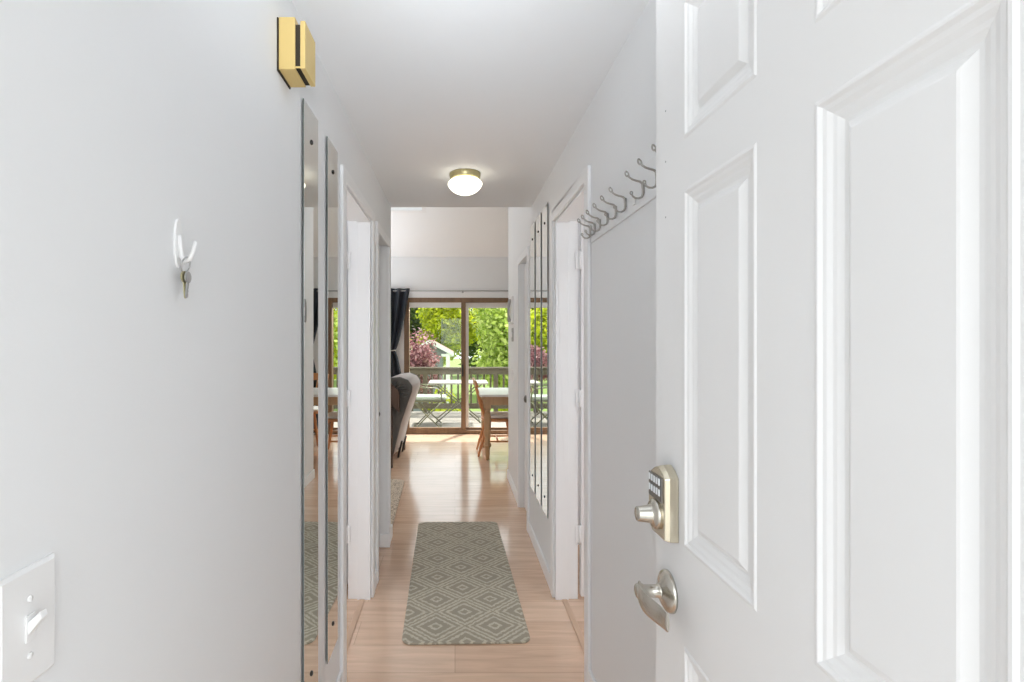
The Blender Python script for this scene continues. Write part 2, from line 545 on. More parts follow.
# sloped ceiling with a skylight opening
KX0, KX1, KY0, KY1 = -1.9, -0.36, 5.15, 6.345
def slope(mb, x0, x1, y0, y1, t=0.12):
    vs = [(x0, y0, VZ(y0)), (x1, y0, VZ(y0)), (x1, y1, VZ(y1)), (x0, y1, VZ(y1))]
    vs += [(x, y, z + t) for x, y, z in vs]
    mb.add(vs, [(0, 1, 2, 3), (7, 6, 5, 4), (0, 4, 5, 1), (1, 5, 6, 2), (2, 6, 7, 3), (3, 7, 4, 0)])
w = MB()
slope(w, -4.3, KX0, 3.40, 8.50); slope(w, KX1, 3.7, 3.40, 8.50)
slope(w, KX0, KX1, 3.40, KY0); slope(w, KX0, KX1, KY1, 8.50)
struct('ceiling_vault', w, M['vault'], 'sloped warm white living room ceiling above the sliding door', 'ceiling')
sk = thing('window_1', 'roof skylight just past the hall ceiling edge', 'skylight', (KX0, KY0, VZ(KY0)), kind='structure')
f = MB()
def sl4(mb, x0, x1, y0, y1, dz, t):
    vs = [(x0, y0, VZ(y0) + dz), (x1, y0, VZ(y0) + dz), (x1, y1, VZ(y1) + dz), (x0, y1, VZ(y1) + dz)]
    vs += [(x, y, z + t) for x, y, z in vs]
    mb.add(vs, [(0, 1, 2, 3), (7, 6, 5, 4), (0, 4, 5, 1), (1, 5, 6, 2), (2, 6, 7, 3), (3, 7, 4, 0)])
for a in ((KX0, KX0 + .05, KY0, KY1), (KX1 - .05, KX1, KY0, KY1), (KX0 + .05, KX1 - .05, KY0, KY0 + .05), (KX0 + .05, KX1 - .05, KY1 - .05, KY1)):
    sl4(f, *a, 0.0, 0.14)
f.build('window_frame', M['trim'], sk)
f = MB(); sl4(f, KX0 + .05, KX1 - .05, KY0 + .05, KY1 - .05, 0.10, 0.006)
f.build('pane', M['glass'], sk)

struct('ceiling_sky_block', MB().box(-1.8, 1.8, -1.3, -0.05, 2.36, 2.5), M['ceiling'], 'unseen slab added over the entrance to block sky light', 'ceiling')  # added out of view to keep sky light off the near walls

# ------------------------------------------------------------------ door casings, jambs, baseboards
def casing(name, side, y0, y1, top, wdt, label, tz=0.052):
    """casing on the hallway face of a doorway; side -1 left wall, +1 right wall"""
    X = XL if side < 0 else XR
    a, b = (X, X + 0.015) if side < 0 else (X - 0.015, X)
    mb = MB()
    mb.box(a, b, y0 - wdt, y0, 0, top + tz)
    mb.box(a, b, y1, y1 + wdt, 0, top + tz)
    mb.box(a, b, y0, y1, top, top + tz)
    return struct(name, mb, M['trim'], label, 'trim', bevel=0.004)
casing('trim_1', -1, OY0, OY1, OZ - 0.012, 0.062, 'white door casing on the left beside the second mirror')
casing('trim_2', 1, OY0, OY1, OZ - 0.012, 0.055, 'white door casing on the right where the coat rail ends')
casing('trim_3', -1, 2.90, 3.37, 2.02, 0.05, 'white casing of the shallow closet at the left hall end')
casing('trim_4', 1, 3.67, 4.165, 2.02, 0.06, 'white casing of the closet past the three mirrors')

def jamb(name, side, y0, y1, top, label):
    X = XL if side < 0 else XR
    s = side
    mb = MB()
    xa, xb = sorted((X, X + s * TW))
    mb.box(xa, xb, y0 - 0.001, y0 + 0.012, 0, top)
    mb.box(xa, xb, y1 - 0.012, y1 + 0.001, 0, top)
    mb.box(xa, xb, y0, y1, top - 0.012, top)
    sa, sb = sorted((X - s * 0.001, X + s * 0.068))
    mb.box(sa, sb, y0 + 0.012, y0 + 0.023, 0, top - 0.012)
    mb.box(sa, sb, y1 - 0.023, y1 - 0.012, 0, top - 0.012)
    mb.box(sa, sb, y0 + 0.023, y1 - 0.023, top - 0.023, top - 0.012)
    return struct(name, mb, M['trim'], label, 'trim', bevel=0.0015)
jamb('trim_5', -1, OY0, OY1, OZ, 'white door jamb lining the left doorway')
jamb('trim_6', 1, OY0, OY1, OZ, 'white door jamb lining the right doorway')

def baseboard(name, boxes, label):
    mb = MB()
    for b in boxes: mb.box(*b)
    return struct(name, mb, M['trim'], label, 'baseboard', bevel=0.003)
bh, bt = 0.085, 0.012
baseboard('baseboard_left', [(XL, XL + bt, 0.08, OY0 - .063, 0, bh), (XL, XL + bt, OY1 + .063, 2.849, 0, bh), (XL, XL + bt, 3.421, HALL_END + bt, 0, bh),
                             (-4.2, XL, HALL_END, HALL_END + bt, 0, bh)], 'white baseboard along the left hall wall')
baseboard('baseboard_right', [(XR - bt, XR, 0.08, OY0 - .056, 0, bh), (XR - bt, XR, OY1 + .056, 3.609, 0, bh), (XR - bt, XR, 4.226, RW_END + bt, 0, bh),
                              (XR, 3.6, RW_END, RW_END + bt, 0, bh)], 'white baseboard along the right hall wall')
baseboard('baseboard_back', [(-4.2, SX0 - .001, BACK - bt, BACK, 0, bh), (SX1 + .001, 3.6, BACK - bt, BACK, 0, bh)], 'white baseboard under the end wall')

# plinth block at the closet jamb on the left
struct('trim_7', MB().box(XL - 0.05, XL + 0.018, 3.355, 3.368, 0, 0.09), M['trim'], 'low white plinth block at the left hall end', 'trim', bevel=0.003)

# floor strips in the doorways
for nm, xa, xb, lb in (('trim_8', -0.512, -0.482, 'wood threshold strip in the left doorway'), ('trim_9', 0.572, 0.602, 'wood threshold strip in the right doorway')):
    struct(nm, MB().box(xa, xb, OY0 + 0.024, OY1 - 0.024, 0, 0.006), M['strip'], lb, 'trim', bevel=0.003)

# open leaves in the side rooms, seen edge-on past the jambs
def room_leaf(name, side, label):
    X = (XL if side < 0 else XR) + side * (TW + 0.018)
    xa, xb = sorted((X, X + side * 0.62))
    t = thing(name, label, 'door', (X, OY1, 0), kind='structure')
    MB().box(xa, xb, OY1 - 0.012, OY1 + 0.022, 0.012, OZ - 0.015).build('leaf', M['door'], t, bevel=0.002)
    for z in (0.35, 1.08, 1.82):
        h = MB()
        ha, hb = sorted((X - side * 0.030, X + side * 0.006))
        h.box(ha, hb, OY1 - 0.020, OY1 - 0.0121, z - 0.045, z + 0.045)
        h.tube([(X - side * 0.010, OY1 - 0.021, z - 0.048), (X - side * 0.010, OY1 - 0.021, z + 0.048)], 0.006, 8)
        h.build('hinge', M['trim'], t)
    return t
room_leaf('door_2', -1, 'white door standing open into the left side room')
room_leaf('door_3', 1, 'white door standing open into the right side room')

def knob(parent, c, side, m, r=0.026):
    k = MB()
    s = -side
    k.lathe([(0.028, 0), (0.028, 0.004), (0.012, 0.008), (0.010, 0.024), (r, 0.034), (r + .002, 0.044), (r * .8, 0.054), (r * .35, 0.057)], c, 'X', 24, s)
    return k.build('knob', m, parent)
# slim closet doors set back in their openings
t = thing('door_4', 'closed narrow white closet door at the left hall end', 'closet door', (XL - .05, 2.90, 0), kind='structure')
MB().box(XL - .09, XL - .055, 2.905, 3.354, 0.01, 1.962).build('leaf', M['door'], t, bevel=0.002)
MB().box(XL - .11, XL - .09, 2.90, 3.37, 0, 2.03).build('backing', M['chime_dark'], t)  # near-black sheet, paints the shade in the gap above the leaf
knob(t, (XL - .055, 3.02, 0.945), -1, M['clip'], 0.016)
la = MB().box(XL - .055, XL - .049, 2.98, 3.03, 1.565, 1.592).box(XL - .055, XL - .045, 3.10, 3.17, 1.562, 1.594)
la.build('latch', M['white_plastic'], t, bevel=0.002)
t = thing('door_5', 'closed narrow white closet door with round knob past the mirrors', 'closet door', (XR + .04, 3.67, 0), kind='structure')
MB().box(XR + .036, XR + .071, 3.675, 4.160, 0.01, 2.015).build('leaf', M['door'], t, bevel=0.002)
knob(t, (XR + .036, 3.765, 0.95), 1, M['dark_metal'])

# ------------------------------------------------------------------ the entrance door, opened flat along the right wall
DX, DY0, DY1, DTOP, DTH = 0.3527, 0.115, 0.877, 2.03, 0.044
ed = thing('door_1', 'white six panel entrance door standing open on the right with keypad lock', 'door', (DX, DY0, 0), kind='structure')
def six_panel():
    mb = MB()
    yc = [DY0, 0.312, 0.490, 0.584, 0.770, DY1]
    zc = [0.012, 0.24, 0.9176, 1.070, 1.6200, 1.697, 1.91, DTOP]
    loops = [(0.0, 0.0), (0.0030, -0.0016), (0.0055, -0.0016), (0.0090, 0.0010), (0.0130, 0.0018), (0.0180, 0.0044), (0.0220, 0.0051), (0.0280, 0.0078), (0.0320, 0.0081), (0.0400, 0.0030), (0.0420, 0.0022), (0.046, 0.0022)]
    for i in range(5):
        for j in range(7):
            y0, y1, z0, z1 = yc[i], yc[i + 1], zc[j], zc[j + 1]
            if i in (1, 3) and j in (1, 3, 5):
                rings = []
                for ins, dep in loops:
                    x = DX + dep
                    rings.append([(x, y0 + ins, z0 + ins), (x, y1 - ins, z0 + ins), (x, y1 - ins, z1 - ins), (x, y0 + ins, z1 - ins)])
                for a, b in zip(rings, rings[1:]):
                    mb.add(a + b, [(k, (k + 1) % 4, 4 + (k + 1) % 4, 4 + k) for k in range(4)])
                mb.add(rings[-1], [(0, 1, 2, 3)])
            else:
                mb.add([(DX, y0, z0), (DX, y1, z0), (DX, y1, z1), (DX, y0, z1)], [(0, 1, 2, 3)])
    # back and edges of the slab
    xb = DX + DTH
    for a, b in zip(yc, yc[1:]):
        mb.add([(DX, a, zc[0]), (DX, b, zc[0]), (xb, b, zc[0]), (xb, a, zc[0])], [(0, 1, 2, 3)])
        mb.add([(DX, a, DTOP), (DX, b, DTOP), (xb, b, DTOP), (xb, a, DTOP)], [(0, 1, 2, 3)])
        for c, d in zip(zc, zc[1:]):
            mb.add([(xb, a, c), (xb, b, c), (xb, b, d), (xb, a, d)], [(0, 1, 2, 3)])
    for c, d in zip(zc, zc[1:]):
        mb.add([(DX, DY0, c), (xb, DY0, c), (xb, DY0, d), (DX, DY0, d)], [(0, 1, 2, 3)])
        mb.add([(DX, DY1, c), (xb, DY1, c), (xb, DY1, d), (DX, DY1, d)], [(0, 1, 2, 3)])
    return mb
six_panel().build('leaf', M['door'], ed)
for z in (0.25, 1.05, 1.82):
    MB().tube([(DX + DTH + .004, DY0 - .004, z - .05), (DX + DTH + .004, DY0 - .004, z + .05)], 0.007, 10).build('hinge', M['nickel'], ed)
for z in (1.772, 1.687, 1.594):
    MB().lathe([(0.0016, 0), (0.0012, 0.0006)], (DX, 0.837, z), 'X', 8, -1).build('nail_hole', M['grey_plastic'], ed)

# keypad deadbolt
kb = MB()
base = [(0.787, 1.068), (0.842, 1.068), (0.857, 1.084), (0.857, 1.160), (0.846, 1.172), (0.832, 1.180), (0.815, 1.186), (0.800, 1.180), (0.787, 1.170)]
cy, cz = 0.822, 1.125
ring0 = [(DX, y, z) for y, z in base]
ring1 = [(DX - 0.014, cy + (y - cy) * .98, cz + (z - cz) * .985) for y, z in base]
ring2 = [(DX - 0.022, cy + (y - cy) * .92, cz + (z - cz) * .95) for y, z in base]
nb = len(base)
for a, b in ((ring0, ring1), (ring1, ring2)):
    kb.add(a + b, [(k, (k + 1) % nb, nb + (k + 1) % nb, nb + k) for k in range(nb)])
kb.add(ring2, [tuple(range(nb))]); kb.add(ring0, [tuple(range(nb))])
db = kb.build('deadbolt', M['champagne'], ed, bevel=0.0015)
db['label'] = 'champagne coloured keypad deadbolt'
kp = MB().box(DX - 0.0245, DX - 0.0215, 0.795, 0.848, 1.128, 1.168)
kp.build('keypad', M['dark_metal'], db, bevel=0.001)
for r in range(2):
    for c in range(5):
        y = 0.7995 + c * 0.0098
        z = 1.138 + r * 0.017
        MB().box(DX - 0.0265, DX - 0.0246, y, y + 0.0050, z, z + 0.011).build('button', M['button'], db, bevel=0.0008)
cyl = MB()
cyl.lathe([(0.024, 0.020), (0.024, 0.026), (0.021, 0.029), (0.0160, 0.030), (0.0145, 0.034), (0.0118, 0.052), (0.0108, 0.054), (0.004, 0.0545)], (DX, 0.822, 1.103), 'X', 28, -1)
cyl.build('thumb_turn', M['nickel'], db)
# lever handle
lv = MB()
lc = (DX, 0.824, 0.975)
lv.lathe([(0.0335, 0), (0.0335, 0.003), (0.031, 0.007), (0.024, 0.011), (0.0145, 0.0135), (0.0115, 0.016)], lc, 'X', 36, -1)
lh = lv.build('lever_handle', M['nickel'], ed)
nk = MB().lathe([(0.0115, 0.014), (0.0115, 0.018), (0.0100, 0.019), (0.0100, 0.041), (0.0115, 0.043), (0.0115, 0.052), (0.010, 0.054), (0.004, 0.0545)], lc, 'X', 24, -1)
nk.build('neck', M['nickel'], lh)
rows = []
NS = 22
for i in range(NS + 1):
    t_ = i / NS
    y = 0.833 - 0.103 * t_
    x = DX - 0.046 - 0.005 * math.sin(t_ * 1.6 * PI)
    zc_ = 0.974 - 0.003 * math.sin(t_ * PI)
    h = 0.0165 + 0.0012 * math.sin(t_ * PI) - 0.002 * t_
    th = 0.0045 * (1 - 0.35 * t_)
    if i in (0, NS): h *= 0.85; th *= 0.6
    rows.append([(x + th * math.cos(a), y, zc_ + h * math.sin(a)) for a in [2 * PI * k / 16 for k in range(17)]])
bl = MB().grid(rows)
bl.add(rows[0][:16], [tuple(range(16))]); bl.add(rows[-1][:16], [tuple(range(16))])
bl.build('lever', M['nickel'], lh)

# ------------------------------------------------------------------ mirrors
def mirror(side, y0, y1, z0, z1, label, group):
    X = XL if side < 0 else XR
    s = -side                              # into the hall
    t = thing('wall_mirror', label, 'mirror', (X, (y0 + y1) / 2, z0), group)
    xa, xb = sorted((X + s * 0.004, X + s * 0.0078))
    MB().box(xa, xb, y0, y1, z0, z1).build('backing', M['mirror_edge'], t)
    xg = X + s * 0.0086
    xa, xb = sorted((X + s * 0.0078, xg))
    MB().box(xa, xb, y0 + .001, y1 - .001, z0 + .001, z1 - .001).build('glass', M['mirror'], t)
    for z in (z0 + 0.10, z1 - 0.10):
        c = MB()
        c.lathe([(0.008, 0), (0.008, 0.0015), (0.0055, 0.004), (0.0015, 0.005)], (xg, (y0 + y1) / 2, z), 'X', 14, s)
        c.build('mounting_screw', M['clip'], t)
    return t
mirror(-1, 1.480, 1.632, 0.253, 2.105, 'tall slim mirror on the left wall under the yellowed chime box', 'slim mirrors on the left wall')
mirror(-1, 1.755, 1.905, 0.253, 2.105, 'tall slim mirror touching the left door casing', 'slim mirrors on the left wall')
mirror(1, 2.882, 3.048, 0.365, 2.185, 'tall slim mirror nearest the camera of the three on the right wall', 'slim mirrors on the right wall')
mirror(1, 3.105, 3.285, 0.365, 2.185, 'middle mirror of the three slim ones on the right wall', 'slim mirrors on the right wall')
mirror(1, 3.345, 3.525, 0.365, 2.185, 'farthest of the three slim mirrors, beside the knobbed closet', 'slim mirrors on the right wall')

# ------------------------------------------------------------------ left wall fittings
# door chime
t = thing('door_chime', 'yellowed square door chime box high on the left wall', 'chime', (XL, 1.335, 2.082))
c0, c1 = 1.278, 1.372
MB().box(XL, XL + 0.004, c0 - .002, c1 + .002, 2.078, 2.214).build('back_plate', M['chime_dark'], t, bevel=0.001)
MB().box(XL + 0.004, XL + 0.046, c0, c1, 2.082, 2.216).build('housing', M['chime'], t, bevel=0.002)
MB().box(XL + 0.046, XL + 0.059, c0 + .004, c1 - .004, 2.086, 2.198).build('slot_shade', M['chime_dark'], t)  # solid near-black block, paints the shade of the open gap
cv = MB()
cv.box(XL + 0.059, XL + 0.072, c0, c1, 2.084, 2.206)
cv.box(XL + 0.046, XL + 0.059, c0 + .001, c0 + .004, 2.0855, 2.0905)
cv.build('front_cover', M['chime'], t, bevel=0.002)

# light switch
t = thing('light_switch', 'white toggle light switch plate low at the left photo edge', 'light switch', (XL, 0.528, 1.085))
pz0, pz1, py0, py1 = 1.022, 1.148, 0.492, 0.5645
ring = [(XL, 0), (XL + 0.003, 0.0), (XL + 0.006, 0.004)]
mb = MB()
rr = [[(x, py0 + i, pz0 + i), (x, py1 - i, pz0 + i), (x, py1 - i, pz1 - i), (x, py0 + i, pz1 - i)] for x, i in ring]
for a, b in zip(rr, rr[1:]): mb.add(a + b, [(k, (k + 1) % 4, 4 + (k + 1) % 4, 4 + k) for k in range(4)])
mb.add(rr[-1], [(0, 1, 2, 3)]); mb.add(rr[0], [(0, 1, 2, 3)])
mb.build('plate', M['white_plastic'], t)
tg = MB().box(XL + .0061, XL + .008, 0.5215, 0.5345, 1.071, 1.099)
tg.build('toggle_collar', M['white_plastic'], t, bevel=0.0008)
tg = MB().prism([(XL + .0075, 1.078), (XL + .0075, 1.092), (XL + .020, 1.103), (XL + .022, 1.096)], 'Y', 0.5235, 0.5325)
tg.build('toggle', M['white_plastic'], t, bevel=0.001)
for z in (1.055, 1.115):
    s_ = MB().lathe([(0.0034, 0), (0.003, 0.0012), (0.001, 0.0016)], (XL + .006, 0.528, z), 'X', 12)
    s_.box(XL + .0072, XL + .0079, 0.5275, 0.5285, z - .0028, z + .0028)
    s_.build('screw', M['white_plastic'], t)

# adhesive hook and keys
HY = 0.818
t = thing('adhesive_hook', 'white plastic adhesive hook on the left wall holding keys', 'hook', (XL, HY, 1.503))
n = 24
ov = [(HY + 0.0115 * math.cos(2 * PI * k / n), 1.547 + 0.040 * math.sin(2 * PI * k / n)) for k in range(n)]
MB().prism(ov, 'X', XL, XL + 0.004).build('plate', M['white_plastic'], t, bevel=0.001)
pts = [(XL + .004, HY, 1.560), (XL + .006, HY, 1.540), (XL + .008, HY, 1.525), (XL + .014, HY, 1.517), (XL + .021, HY, 1.521), (XL + .027, HY, 1.533), (XL + .031, HY, 1.550)]
MB().tube(pts, [.0035, .0038, .0038, .0038, .0038, .0034, .0028], 12).build('prong', M['white_plastic'], t)
t = thing('key_ring', 'small ring of keys hanging from the white wall hook', 'keys', (XL + .014, HY, 1.495))
rc = (XL + .0145, HY, 1.5135)
MB().tube([(rc[0] + 0.003 * math.sin(a), rc[1] + 0.0125 * math.cos(a), rc[2] - 0.002 + 0.0125 * math.sin(a)) for a in [2 * PI * k / 28 for k in range(28)]], 0.0012, 8, closed=True).build('ring', M['steel'], t)
def key(dy, rot, m):
    mb = MB()
    bow = [(0.0095 * math.cos(a), -0.010 + 0.0095 * math.sin(a)) for a in [2 * PI * k / 18 for k in range(18)]]
    blade = [(-0.003, -0.018), (-0.003, -0.042), (0.0, -0.045), (0.003, -0.042), (0.003, -0.038), (0.0018, -0.036), (0.003, -0.033), (0.0018, -0.030), (0.003, -0.027), (0.003, -0.018)]
    ca, sa = math.cos(rot), math.sin(rot)
    for poly in (bow, blade):
        pl = [(rc[1] + dy + y * ca - z * sa, rc[2] - 0.0120 + y * sa + z * ca) for y, z in poly]
        mb.prism(pl, 'X', rc[0] + dy * .5 - .001, rc[0] + dy * .5 + .001)
    return mb.build('key', m, t)
key(-0.003, 0.10, M['brass_key']); key(0.004, -0.12, M['steel'])

# ------------------------------------------------------------------ coat rail on the right wall
t = thing('coat_rail', 'white coat rail with a row of wire double hooks on right wall', 'coat rack', (XR, 1.5, 1.77))
RX = XR - 0.005
MB().box(RX, XR, 0.62, 1.975, 1.772, 1.885).build('board', M['wall'], t, bevel=0.003)
def hook_mesh():
    mb = MB()
    up = [(-0.004, 0, -0.014), (-0.005, 0, 0.002), (-0.0065, 0, 0.013), (-0.012, 0, 0.0185), (-0.022, 0, 0.0215), (-0.031, 0, 0.025), (-0.038, 0, 0.0305), (-0.0425, 0, 0.038)]
    mb.tube(up, [.0036, .0036, .0034, .0032, .0031, .0029, .0028, .0026], 8)
    loop = []
    for k in range(20):
        a = 2 * PI * k / 20
        loop.append((-0.0445 + 0.0040 * math.cos(a) - 0.25 * 0.0075 * math.sin(a), 0.0012 * math.sin(2 * a), 0.0405 + 0.0072 * math.sin(a)))
    mb.tube(loop, 0.0020, 8, closed=True)
    lo = [(-0.004, 0, 0.014), (-0.0045, 0, -0.004), (-0.005, 0, -0.016), (-0.008, 0, -0.0245), (-0.015, 0, -0.0285), (-0.023, 0, -0.0280), (-0.0295, 0, -0.0235), (-0.033, 0, -0.0165)]
    mb.tube(lo, [.0036, .0036, .0034, .0032, .003, .0028, .0026, .0024], 8)
    loop = [(-0.0335 + 0.0030 * math.cos(2 * PI * k / 16), 0, -0.0135 + 0.0042 * math.sin(2 * PI * k / 16)) for k in range(16)]
    mb.tube(loop, 0.0018, 8, closed=True)
    mb.v = [(x * (1.0 + 0.13 * min(1, -x / .02)) + .0015, y, z) for x, y, z in mb.v]
    return mb
hk = None
for y in (2.018 - .055, 1.905, 1.835, 1.744, 1.653, 1.562, 1.414, 1.317, 1.222, 1.13, 1.04, 0.95, 0.86):
    if hk is None:
        hk = hook_mesh().build('hook', M['hook'], t, origin=(0, 0, 0))
        h = hk
    else:
        h = hk.copy(); COL.objects.link(h); h.parent = t
    h.location = Vector((RX, y, 1.819)) - Vector(t['_o'])
pt = MB().box(RX - 0.003, RX, 1.475, 1.500, 1.792, 1.812)
pt.add([(RX - .0035, 1.475, 1.806), (RX - .0035, 1.53, 1.822), (RX - .0035, 1.53, 1.815), (RX - .0035, 1.475, 1.799), (RX, 1.475, 1.806), (RX, 1.53, 1.822), (RX, 1.53, 1.815), (RX, 1.475, 1.799)],
       [(0, 1, 2, 3), (0, 4, 5, 1), (1, 5, 6, 2), (2, 6, 7, 3), (3, 7, 4, 0)])
p_ = pt.build('mounting_tab', M['white_plastic'], t)
p_['label'] = 'bare white tab where a hook is missing'

# ------------------------------------------------------------------ small fittings far down the right wall
PY = 4.66
t = thing('wall_handset', 'small white wall handset past the far right closet', 'intercom', (XR, PY, 1.55))
MB().box(XR - .022, XR, PY - .045, PY + .045, 1.545, 1.80).build('base', M['white_plastic'], t, bevel=0.004)
hs = MB().tube([(XR - .028, PY, 1.775), (XR - .036, PY, 1.745), (XR - .042, PY, 1.69), (XR - .042, PY, 1.63), (XR - .036, PY, 1.585), (XR - .028, PY, 1.565)], [.015, .013, .010, .010, .014, .018], 12)
hs.build('handset', M['grey_plastic'], t)
def plate(name, y, z, w_, h_, m, label, cat):
    o = thing(name, label, cat, (XR, y, z - h_ / 2))
    MB().box(XR - .008, XR, y - w_ / 2, y + w_ / 2, z - h_ / 2, z + h_ / 2).build('plate', m, o, bevel=0.002)
    MB().box(XR - .014, XR - .008, y - w_ / 6, y + w_ / 6, z - h_ / 5, z + h_ / 5).build('rocker', M['white_plastic'], o, bevel=0.002)
plate('thermostat', PY, 1.445, 0.10, 0.125, M['grey_plastic'], 'grey thermostat under the handset at the right hall end', 'thermostat')
plate('light_switch', PY, 1.06, 0.075, 0.12, M['white_plastic'], 'white switch plate under the thermostat at the right hall end', 'light switch')

# ------------------------------------------------------------------ ceiling lamp
LX, LY = 0.057, 2.834
t = thing('ceiling_lamp', 'round opal glass ceiling lamp with brass collar in the hall', 'lamp', (LX, LY, CZ - 0.13))
MB().lathe([(0.088, 0.0), (0.088, -0.010), (0.0855, -0.026), (0.080, -0.034), (0.074, -0.036)], (LX, LY, CZ), 'Z', 48).build('collar', M['brass'], t)
MB().lathe([(0.074, -0.034), (0.088, -0.044), (0.0965, -0.054), (0.0975, -0.060), (0.093, -0.072), (0.081, -0.088), (0.062, -0.103), (0.038, -0.114), (0.012, -0.119), (0.001, -0.1195)], (LX, LY, CZ), 'Z', 48).build('lamp_shade', M['globe'], t)

# ------------------------------------------------------------------ rugs
def slab_round(x0, x1, y0, y1, r, z0, z1, n=8):
    poly = []
    for cx, cy_, a0 in ((x1 - r, y1 - r, 0), (x0 + r, y1 - r, 90), (x0 + r, y0 + r, 180), (x1 - r, y0 + r, 270)):
        for k in range(n + 1):
            a = math.radians(a0 + 90 * k / n)
            poly.append((cx + r * math.cos(a), cy_ + r * math.sin(a)))
    return MB().prism(poly, 'Z', z0, z1)
rn = slab_round(-0.298, 0.298, -0.765, 0.765, 0.045, 0.0, 0.009).build('runner_rug', M['runner'], None, (0, 0, 0), bevel=0.004)
rn.location = (0.037, 3.048, 0.0005); rn.rotation_euler = (0, 0, math.radians(1.2))
tag(rn, 'grey diamond patterned runner rug lying along the hall floor', 'rug')
rg = slab_round(-0.32, 0.32, -0.70, 0.70, 0.09, 0.0, 0.012).build('speckled_rug', M['speck'], None, (0, 0, 0), bevel=0.005)
rg.location = (-0.80, 4.28, 0.0005); rg.rotation_euler = (0, 0, math.radians(1.5))
tag(rg, 'speckled tan mat on the floor just past the left hall end', 'rug')

# ------------------------------------------------------------------ sliding glass door
t = thing('door_6', 'brown framed sliding glass door to the deck at the end', 'sliding door', (0.13, BACK, 0), kind='structure')
YF0, YF1 = BACK - 0.008, BACK + 0.11
fr = MB()
fr.box(SX0, SX0 + .075, YF0, YF1, 0, SZ); fr.box(SX1 - .075, SX1, YF0, YF1, 0, SZ)
fr.box(SX0 + .075, SX1 - .075, YF0, YF1, 1.963, SZ); fr.box(SX0 + .075, SX1 - .075, YF0, YF1, 0, 0.055)
fr.build('frame', M['slider_wood'], t, bevel=0.003)
MB().box(0.092, 0.160, YF0 + .01, YF0 + .05, 0.055, 1.963).build('meeting_stile', M['slider_wood'], t, bevel=0.003)
MB().box(SX0 + .075, 0.092, YF0 + .01, YF0 + .05, 0.055, 0.095).build('bottom_rail', M['slider_wood'], t, bevel=0.003)
MB().box(0.160, SX1 - .075, YF0 + .055, YF0 + .09, 0.055, 0.088).build('bottom_rail', M['slider_wood'], t, bevel=0.003)
va = MB()
va.box(SX0 + .075, 0.092, YF0 + .015, YF0 + .045, 1.885, 1.963)
va.box(0.160, SX1 - .075, YF0 + .058, YF0 + .088, 1.885, 1.963)
va.box(0.160, 0.205, YF0 + .058, YF0 + .088, 0.088, 1.885)
va.build('sash', M['vinyl'], t, bevel=0.002)
MB().box(SX0 + .075, 0.092, YF0 + .028, YF0 + .033, 0.095, 1.885).build('pane', M['glass'], t)
MB().box(0.205, SX1 - .075, YF0 + .070, YF0 + .075, 0.088, 1.885).build('pane', M['glass'], t)
MB().box(0.105, 0.125, YF0 - .012, YF0 + .01, 0.86, 1.04).build('door_handle', M['clip'], t, bevel=0.003)
struct('trim_10', MB().box(SX0 - .02, SX1 + .02, BACK - .014, BACK, SZ + .002, SZ + .075), M['trim'], 'white head trim above the sliding door', 'trim', bevel=0.003)

# curtain rod and curtains
RZ, RY = 2.125, 7.36
t = thing('curtain_rod', 'slim grey curtain rod above the sliding door', 'curtain rod', (0.13, BACK, RZ))
MB().tube([(-1.40, RY, RZ), (1.72, RY, RZ)], 0.009, 12).build('rod', M['grey_plastic'], t)
for x in (-1.42, 1.74):
    MB().lathe([(0.001, -.028), (0.018, -.018), (0.024, 0), (0.018, .018), (0.001, .028)], (x, RY, RZ), 'X', 16).build('finial', M['grey_plastic'], t)
for x in (-1.385, 0.115, 1.70):
    MB().box(x - .010, x + .010, RY - .004, BACK, RZ - .022, RZ - .008).box(x - .014, x + .014, BACK - .006, BACK, RZ - .05, RZ + .02).build('bracket', M['grey_plastic'], t, bevel=0.002)

def curtain(label, inner, outer, sgn):
    """inner = window-side edge at the rod, outer = wall-side edge; sgn +1 when inner is at larger X"""
    t = thing('curtain', label, 'curtain', ((inner + outer) / 2, RY, 0.02), 'charcoal curtains at the sliding door')
    rows = []
    nz, nx = 44, 90
    ztie = 1.24
    for i in range(nz + 1):
        z = 0.03 + (RZ + 0.035 - 0.03) * i / nz
        if z > ztie:
            k = ((z - ztie) / (RZ + .035 - ztie)) ** 0.75
            e0 = outer + sgn * 0.12 * (1 - k); e1 = inner - sgn * 0.215 * (1 - k)
        else:
            k = min(1, (ztie - z) / 0.5) ** 0.7
            e0 = outer + sgn * (0.12 - 0.08 * k); e1 = inner - sgn * (0.215 - 0.115 * k)
        row = []
        amp = 0.028 * min(1.0, abs(e1 - e0) / 0.4) + 0.006
        for j in range(nx + 1):
            u = j / nx
            x = e0 + (e1 - e0) * u
            y = RY + amp * math.sin(u * 2 * PI * 5) + 0.006 * math.sin(u * 23 + z * 3)
            row.append((x, y, z))
        rows.append(row)
    MB().grid(rows).build('fabric', M['curtain'], t, solid=0.003)
    xa = outer + sgn * 0.11; xb = inner - sgn * 0.205
    c = ((xa + xb) / 2, RY)
    pts = [(c[0] + (abs(xb - xa) / 2 + .012) * math.cos(a), RY + 0.048 * math.sin(a), ztie + sgn * 0.012 * math.cos(a)) for a in [2 * PI * k / 28 for k in range(28)]]
    MB().tube(pts, 0.008, 8, closed=True).build('tieback', M['tieback'], t)
    for k in range(7):
        u = (k + 0.5) / 7
        x = outer + (inner - outer) * u
        MB().tube([(x, RY + .017 * math.cos(a), RZ + .017 * math.sin(a)) for a in [2 * PI * q / 14 for q in range(14)]], 0.004, 6, closed=True).build('grommet', M['steel'], t)
    return t
curtain('charcoal curtain tied back at the left of the sliding door', -0.665, -1.27, 1)
curtain('charcoal curtain tied back at the right, seen in the left mirrors', 1.02, 1.55, -1)

